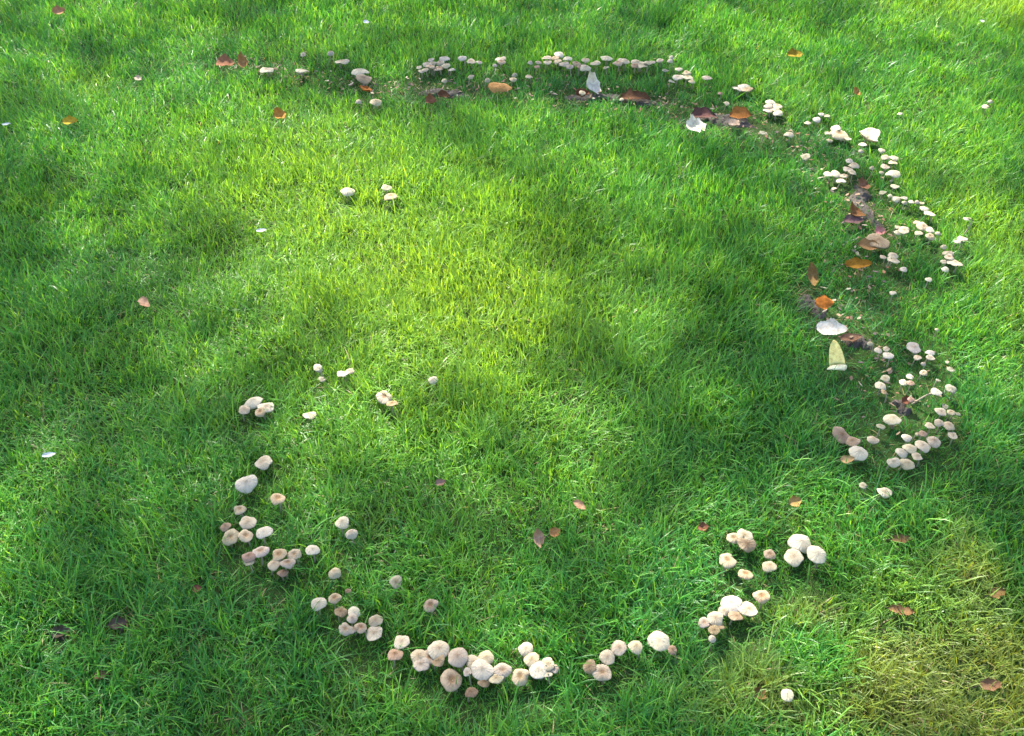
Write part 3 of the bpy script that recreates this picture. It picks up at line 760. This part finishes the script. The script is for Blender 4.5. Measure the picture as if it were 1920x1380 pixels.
# clumpy growth
cl = vnoise(bx, by, 0.035, 11) * 0.6 + vnoise(bx, by, 0.11, 12) * 0.4
dens = dens * np.clip(0.45 + 1.15 * cl, 0.35, 1.25)
bare = np.zeros(len(bx))
for (ax_, ay_, cx, cy, hw) in SOILW:
    dx, dy = cx - ax_, cy - ay_
    t = np.clip(((bx - ax_) * dx + (by - ay_) * dy) / (dx * dx + dy * dy), 0, 1)
    bare = np.maximum(bare, np.clip(1.5 - np.hypot(bx - ax_ - t * dx, by - ay_ - t * dy) / hw, 0, 1))
bare *= np.clip(0.25 + 1.3 * vnoise(bx, by, 0.05, 14), 0, 1)
# worn inner band beneath the fruiting arcs: (pixel polyline, half width in metres)
BANDS = [([(790, 165), (950, 175), (1100, 182), (1250, 200), (1380, 225), (1480, 265), (1560, 330), (1610, 400), (1630, 480), (1580, 560), (1600, 640), (1690, 740), (1700, 800)], 0.13),
         ([(400, 122), (520, 132), (640, 160), (700, 175), (800, 165)], 0.09)]
worn = np.zeros(len(bx))
for line, hw in BANDS:
    P = [at(*q) for q in line]
    for p, q in zip(P, P[1:]):
        dx, dy = q.x - p.x, q.y - p.y
        t = np.clip(((bx - p.x) * dx + (by - p.y) * dy) / (dx * dx + dy * dy), 0, 1)
        dist = np.hypot(bx - p.x - t * dx, by - p.y - t * dy)
        worn = np.maximum(worn, np.clip(1.4 - dist / hw, 0, 1))
keep = rng.random(len(bx)) < dens * (1 - 0.66 * bare) * (1 - 0.25 * worn)
bx, by, qx, qy, qd, inside, bare, worn = (v[keep] for v in (bx, by, qx, qy, qd, inside, bare, worn))
N = len(bx)
far = np.clip((qd - 1.9) / 2.4, 0, 1)

hgt = 0.034 * (0.74 + 0.5 * vnoise(bx, by, 0.22, 21)) * (0.80 + 0.4 * vnoise(bx, by, 0.06, 22))
hgt *= np.clip(rng.normal(1.0, 0.26, N), 0.4, 1.75)
hgt *= 1.08 + 0.03 * far
hgt *= (1 - 0.25 * worn) * (1 - 0.35 * bare)
# lush inner turf to the right of the sunny middle
lc = at(1230, 400)
lush = np.exp(-(((bx - lc.x) / 0.7) ** 2 + ((by - lc.y) / 0.55) ** 2))
hgt *= 1 + 0.28 * lush
# grass parts round the mushrooms and leaves
for (mx, my, mr, mz) in MUSH:
    near = np.where((abs(bx - mx) < mr + 0.075) & (abs(by - my) < mr + 0.12))[0]
    if not len(near): continue
    ddx, ddy = bx[near] - mx, by[near] - my
    d = np.hypot(ddx, ddy)
    hgt[near] = np.where(d < mr * 1.0, np.minimum(hgt[near], mz * 0.5), hgt[near])
    front = (ddy < 0) & (abs(ddx) < mr * 1.15) & (ddy > -0.085)
    lim = np.maximum(0.014, mz * 0.86 + ddy * 0.28)
    rel = rng.random(len(near)) < 0.85
    hgt[near] = np.where(front & rel & (d >= mr), np.minimum(hgt[near], lim), hgt[near])
    ringz = (d >= mr) & (d < mr + 0.012)
    hgt[near] = np.where(ringz, np.minimum(hgt[near], mz * 0.75), hgt[near])
for (lx, ly, la, lb, lz, lt) in LEAFZ:
    near = np.where((abs(bx - lx) < la + 0.02) & (abs(by - ly) < lb + 0.05))[0]
    ddx, ddy = bx[near] - lx, by[near] - ly
    e = (ddx / (la + 0.004)) ** 2 + (ddy / (lb + 0.004)) ** 2
    hgt[near] = np.where((e < 1) & (rng.random(len(near)) < 0.72), np.minimum(hgt[near], max(0.006, lz * 0.6)), hgt[near])
    front = (ddy < 0) & (abs(ddx) < la) & (e >= 1) & (rng.random(len(near)) < 0.55)
    hgt[near] = np.where(front, np.minimum(hgt[near], max(0.008, lz * 0.7)), hgt[near])

wid = rng.uniform(0.0014, 0.0030, N) * (1 + 0.45 * far) * np.where(inside, 1, np.where(wide[keep], 1.3, 1.9))
wid *= np.clip(0.45 + hgt / 0.07, 0.6, 1.15)
# combed lean: a slow field of directions with scatter
fld = (vnoise(bx, by, 0.30, 31) - 0.5) * 9 + (vnoise(bx, by, 0.09, 32) - 0.5) * 4
az = fld + rng.normal(0, 1.7, N)
lean = np.clip(rng.gamma(2.2, 0.21, N), 0.02, 1.25) * (0.55 + 0.9 * vnoise(bx, by, 0.16, 33)) * (1.1 - 0.35 * far) * (1 - 0.4 * lush)
lean = np.where(rng.random(N) < 0.11, lean + 0.75, lean)
droop = rng.uniform(0.1, 1.15, N) * (1.1 - 0.3 * far)
length = hgt * (1 + 0.35 * lean)
# colour of each blade
base = np.array([0.078, 0.300, 0.040])
yel = np.array([0.195, 0.430, 0.055])
blu = np.array([0.036, 0.190, 0.046])
straw = np.array([0.42, 0.34, 0.15])
olive = np.array([0.25, 0.225, 0.05])
tone = np.clip(0.20 + 0.30 * vnoise(bx, by, 0.35, 41) + 0.30 * vnoise(bx, by, 0.08, 42) - 0.38 * worn + rng.normal(0, 0.28, N), 0, 1)[:, None]
colr = np.where(tone < 0.5, blu + (base - blu) * tone * 2, base + (yel - base) * (tone - 0.5) * 2)


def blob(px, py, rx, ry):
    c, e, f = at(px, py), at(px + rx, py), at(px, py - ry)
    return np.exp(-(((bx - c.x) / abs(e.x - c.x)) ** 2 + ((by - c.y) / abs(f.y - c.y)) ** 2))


yz = np.clip(blob(860, 570, 330, 210) * 0.8 + blob(560, 350, 240, 150) * 0.5 + blob(1900, 480, 110, 200) * 0.45 + blob(1900, 5, 200, 50) * 0.7, 0, 0.85)[:, None]  # yellow glow of the sun patches painted into blades, plus some real yellowing
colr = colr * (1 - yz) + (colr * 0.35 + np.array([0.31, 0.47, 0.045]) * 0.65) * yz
oz = np.clip(blob(1800, 1180, 260, 170) + 0.9 * blob(1640, 1330, 330, 75) - 0.30 + 0.9 * (vnoise(bx, by, 0.12, 43) - 0.5), 0, 0.6)[:, None]
colr = colr * (1 - oz) + olive * (0.7 + 0.6 * rng.random((N, 1))) * oz
dead = rng.random(N) < (0.022 + 0.10 * worn + 0.38 * bare + 0.10 * oz[:, 0])
colr[dead] = straw * rng.uniform(0.45, 1.1, (dead.sum(), 1))
lean[dead] += 0.7
colr *= rng.uniform(0.66, 1.30, (N, 1))
colr = np.clip(colr, 0.008, 0.7)

gz = (vnoise(bx, by, 0.55, 3) - 0.5) * 0.012 - 0.006


def blades(idx, levels):
    """levels: list of t along the blade below the tip."""
    n = len(idx)
    ca, sa = np.cos(az[idx]), np.sin(az[idx])
    tw = az[idx] + math.pi / 2 + rng.normal(0, 0.55, n)
    wx, wy = np.cos(tw) * wid[idx] / 2, np.sin(tw) * wid[idx] / 2
    L, le, dr = length[idx], lean[idx], droop[idx]
    X, Y, Z = bx[idx].copy(), by[idx].copy(), gz[idx].copy()
    k = len(levels) * 2 + 1
    co = np.zeros((n, k, 3))
    prev = 0.0
    for i, t in enumerate(levels + [1.0]):
        ang = np.minimum(le + dr * ((t + prev) / 2) ** 1.4, 2.0)
        s = (t - prev) * L
        X, Y, Z = X + np.sin(ang) * s * ca, Y + np.sin(ang) * s * sa, np.maximum(Z + np.cos(ang) * s, -0.004)
        prev = t
        if i < len(levels):
            f = 1.0 - 0.55 * t ** 2
            co[:, 2 * i] = np.stack([X - wx * f, Y - wy * f, Z], -1)
            co[:, 2 * i + 1] = np.stack([X + wx * f, Y + wy * f, Z], -1)
        else:
            co[:, k - 1] = np.stack([X, Y, Z], -1)
    off = (np.arange(n) * k)[:, None]
    quads = [off + np.array([2 * i, 2 * i + 1, 2 * i + 3, 2 * i + 2]) for i in range(len(levels) - 1)]
    tris = off + np.array([k - 3, k - 2, k - 1])
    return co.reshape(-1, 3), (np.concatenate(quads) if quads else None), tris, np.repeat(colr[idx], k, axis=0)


hi = np.where(inside & (qd < 2.35))[0]
lo = np.where(~(inside & (qd < 2.35)))[0]
c1, q1, t1, k1 = blades(hi, [0.0, 0.42, 0.75])
c2, q2, t2, k2 = blades(lo, [0.0, 0.55])
o1 = len(c1)
co = np.concatenate([c1, c2])
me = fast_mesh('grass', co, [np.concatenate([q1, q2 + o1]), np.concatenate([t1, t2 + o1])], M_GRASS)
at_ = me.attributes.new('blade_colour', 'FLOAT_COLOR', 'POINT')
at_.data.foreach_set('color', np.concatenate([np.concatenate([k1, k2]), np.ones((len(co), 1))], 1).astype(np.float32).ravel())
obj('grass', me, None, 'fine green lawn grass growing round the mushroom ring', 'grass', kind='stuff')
print('blades', N, 'near', len(hi), 'triangles', len(hi) * 5 + len(lo) * 3)

# ------------------------------------------------------------------ crumbled leaf litter on the worn band
lit_v, lit_f, lit_c = [], [], []
rl = random.Random(9)
PAL = [(0.20, 0.13, 0.08), (0.30, 0.20, 0.12), (0.13, 0.10, 0.085), (0.42, 0.34, 0.24), (0.24, 0.12, 0.07), (0.10, 0.075, 0.06)]
for line, hw in BANDS:
    P = [at(*q) for q in line]
    for p, q in zip(P, P[1:]):
        for _ in range(int(150 * (q - p).length)):
            t = rl.random()
            c = p.lerp(q, t) + Vector((rl.gauss(0, hw * 0.42), rl.gauss(0, hw * 0.42), rl.uniform(0.006, 0.020)))
            a, r1, r2 = rl.uniform(0, 6.28), rl.uniform(0.004, 0.012), rl.uniform(0.002, 0.006)
            u = Vector((math.cos(a), math.sin(a), rl.uniform(-0.4, 0.4)))
            v = Vector((-math.sin(a), math.cos(a), rl.uniform(-0.5, 0.5)))
            n0 = len(lit_v)
            for k in range(5):
                th = 2 * math.pi * k / 5
                f = rl.uniform(0.6, 1.1)
                lit_v.append(c + u * (r1 * f * math.cos(th)) + v * (r2 * f * math.sin(th)))
            for k in range(5):
                lit_v.append(lit_v[n0 + k] - Vector((0, 0, 0.0012)))
            lit_f += [tuple(n0 + k for k in range(5)), tuple(n0 + 9 - k for k in range(5))]
            lit_f += [(n0 + k, n0 + 5 + k, n0 + 5 + (k + 1) % 5, n0 + (k + 1) % 5) for k in range(5)]
            lit_c += [(*rl.choice(PAL), 1)] * 10
lm = mesh('litter', lit_v, lit_f, None, smooth=False)
la_ = lm.attributes.new('blade_colour', 'FLOAT_COLOR', 'POINT')
la_.data.foreach_set('color', np.array(lit_c, dtype=np.float32).ravel())
tl_ = NT('litter')
lm.materials.append(tl_.done(tl_.principled(tl_.n('Attribute', attribute_name='blade_colour').outputs['Color'], 0.8, 0.2)))
obj('leaf_litter', lm, None, 'crumbled brown leaf litter strewn on the worn band of soil', 'litter', kind='stuff')

# ------------------------------------------------------------------ the tree whose crown dapples the lawn
# shade and sun patches on the ground: (pixel x, y, half width, half height, sunlight let through, tilt)
SUNNY = [(560, 330, 230, 130, 1.0, 0.5), (780, 500, 230, 150, 1.0, 0.7), (930, 700, 190, 140, 0.9, 0.6), (430, 230, 130, 70, 0.6, 0),
         (640, 700, 170, 90, 0.5, 0), (880, 860, 120, 60, 0.45, 0),
         (1880, 480, 110, 190, 0.95, 0), (1800, 300, 130, 90, 0.6, 0), (1900, 10, 170, 50, 1.0, 0), (300, 380, 200, 130, 0.35, 0), (720, 230, 260, 60, 0.3, 0), (1120, 520, 150, 120, 0.35, 0.6), (1180, 400, 160, 90, 0.35, 0.3), (820, 480, 300, 170, 0.5, 0.6), (560, 560, 180, 120, 0.5, 0.5), (1700, 330, 200, 200, 0.25, 0), (1575, 672, 45, 30, 0.55, 0), (1720, 110, 200, 70, 0.5, 0),
         (1000, 50, 480, 50, 0.5, 0), (120, 60, 300, 80, 0.45, 0), (200, 200, 200, 100, 0.45, 0), (1560, 150, 250, 90, 0.45, 0),
         (1150, 300, 230, 70, 0.42, 0), (1330, 330, 120, 60, 0.3, 0),
         (1500, 1010, 170, 60, 0.6, 0), (1560, 1180, 260, 100, 0.55, -0.3), (1780, 1240, 160, 130, 0.55, 0), (1300, 1290, 260, 70, 0.4, 0),
         (1010, 1040, 100, 40, 0.4, 0), (990, 1220, 110, 60, 0.4, 0), (40, 980, 90, 60, 0.45, 0), (40, 1320, 80, 70, 0.35, 0)]
GW = []
for px, py, rx, ry, T, tl in SUNNY:
    c = at(px, py)
    ex = at(px + rx * math.cos(tl), py + rx * math.sin(tl)) - c
    ey = at(px - ry * math.sin(tl), py + ry * math.cos(tl)) - c
    Mx = np.linalg.inv(np.array([[ex.x, ey.x], [ex.y, ey.y]]))
    GW.append((c.x, c.y, Mx, T))


def sunlight(x, y):
    t = np.full(len(x), 0.955) - 0.10 * vnoise(x, y, 0.3, 52)
    for cx, cy, Mx, T in GW:
        u = Mx[0, 0] * (x - cx) + Mx[0, 1] * (y - cy)
        v = Mx[1, 0] * (x - cx) + Mx[1, 1] * (y - cy)
        t = t * (1 - T * np.exp(-(u * u + v * v) ** 1.4 * 0.5))
    t = 1 - t
    px_, py_, dd = project(x, y)
    seen = (px_ > -60) & (px_ < 1980) & (py_ > -40) & (py_ < 1440) & (dd > 0.3)
    wild = np.clip((vnoise(x, y, 0.8, 51) - 0.45) * 1.6, 0.05, 0.8)
    return np.where(seen, t, wild)


lx, ly = sample(900, -6.5, 6.5, -1.5, 9.0)
trans = np.clip(sunlight(lx, ly), 0.03, 0.985)
LEAF_A = 0.0098
want = -np.log(trans) * math.sin(SUN_EL) / (LEAF_A * 0.52)
kp = rng.random(len(lx)) < want / 900
lx, ly = lx[kp], ly[kp]
nl = len(lx)
hz = 8.6 + 2.6 * vnoise(lx, ly, 1.1, 61) + rng.uniform(-0.7, 0.7, nl) - 0.03 * ((lx) ** 2 + (ly - 3) ** 2)
cx_, cy_ = lx + SUN[0] / SUN[2] * hz, ly + SUN[1] / SUN[2] * hz
cen = np.stack([cx_, cy_, hz], -1)
a1 = rng.normal(size=(nl, 3)); a1 /= np.linalg.norm(a1, axis=1)[:, None]
a2 = rng.normal(size=(nl, 3)); a2 -= (a2 * a1).sum(1)[:, None] * a1; a2 /= np.linalg.norm(a2, axis=1)[:, None]
sz = rng.uniform(0.8, 1.2, nl)[:, None]
LL, WW = 0.075 * sz, 0.047 * sz
lv = np.stack([cen - a1 * LL, cen - a1 * LL * 0.2 + a2 * WW, cen + a1 * LL * 0.35 + a2 * WW * 0.8, cen + a1 * LL,
               cen + a1 * LL * 0.35 - a2 * WW * 0.8, cen - a1 * LL * 0.2 - a2 * WW], 1).reshape(-1, 3)
lf = (np.arange(nl) * 6)[:, None] + np.arange(6)
tc = np.array([cx_.mean(), cy_.mean()])
tree = obj('tree', None, None, 'tall broadleaf tree dappling the lawn from beyond the ring', 'tree')
tree.location = (tc[0] - 0.5, tc[1] + 1.5, 0)
tb = np.array([tree.location.x, tree.location.y, 0])
cm_ = fast_mesh('crown', lv - tb, [lf], M_CROWN)
obj('crown', cm_, tree)
vs, fs = tube([(0, 0, -0.1), (0.02, 0, 0.25), (0.05, -0.03, 1.5), (0.0, 0.05, 3.5), (-0.05, 0.0, 5.5), (0.05, -0.1, 7.5), (0.05, -0.2, 9.5)], [0.42, 0.30, 0.25, 0.22, 0.18, 0.12, 0.05], 16)
obj('trunk', mesh('trunk', vs, fs, M_BARK), tree)
rb = random.Random(5)
pick = rng.permutation(nl)
made = 0
for k in pick[:4000]:
    tip = Vector(cen[k] - tb)
    q = np.linspace(0.1, 1, 12)
    sh = tb[:2] - SUN[:2] / SUN[2] * 7.0                       # limbs carry the leafy sprays, not the gaps
    if made == 22: break
    if sunlight(sh[0] + (lx[k] - sh[0]) * q, sh[1] + (ly[k] - sh[1]) * q).max() > 0.45: continue
    made += 1
    z0 = rb.uniform(4.2, 7.5)
    st = Vector((0, 0, z0))
    mid = st.lerp(tip, 0.5) + Vector((0, 0, rb.uniform(-0.2, 0.5)))
    P = [st * (1 - q) ** 2 + mid * 2 * q * (1 - q) + tip * q * q for q in (0, .2, .4, .6, .8, 1)]
    vs, fs = tube(P, [0.07, 0.05, 0.038, 0.028, 0.018, 0.008], 7)
    obj('limb', mesh('limb', vs, fs, M_BARK), tree)
print('leaves', nl, 'mushrooms', len(MUSH))
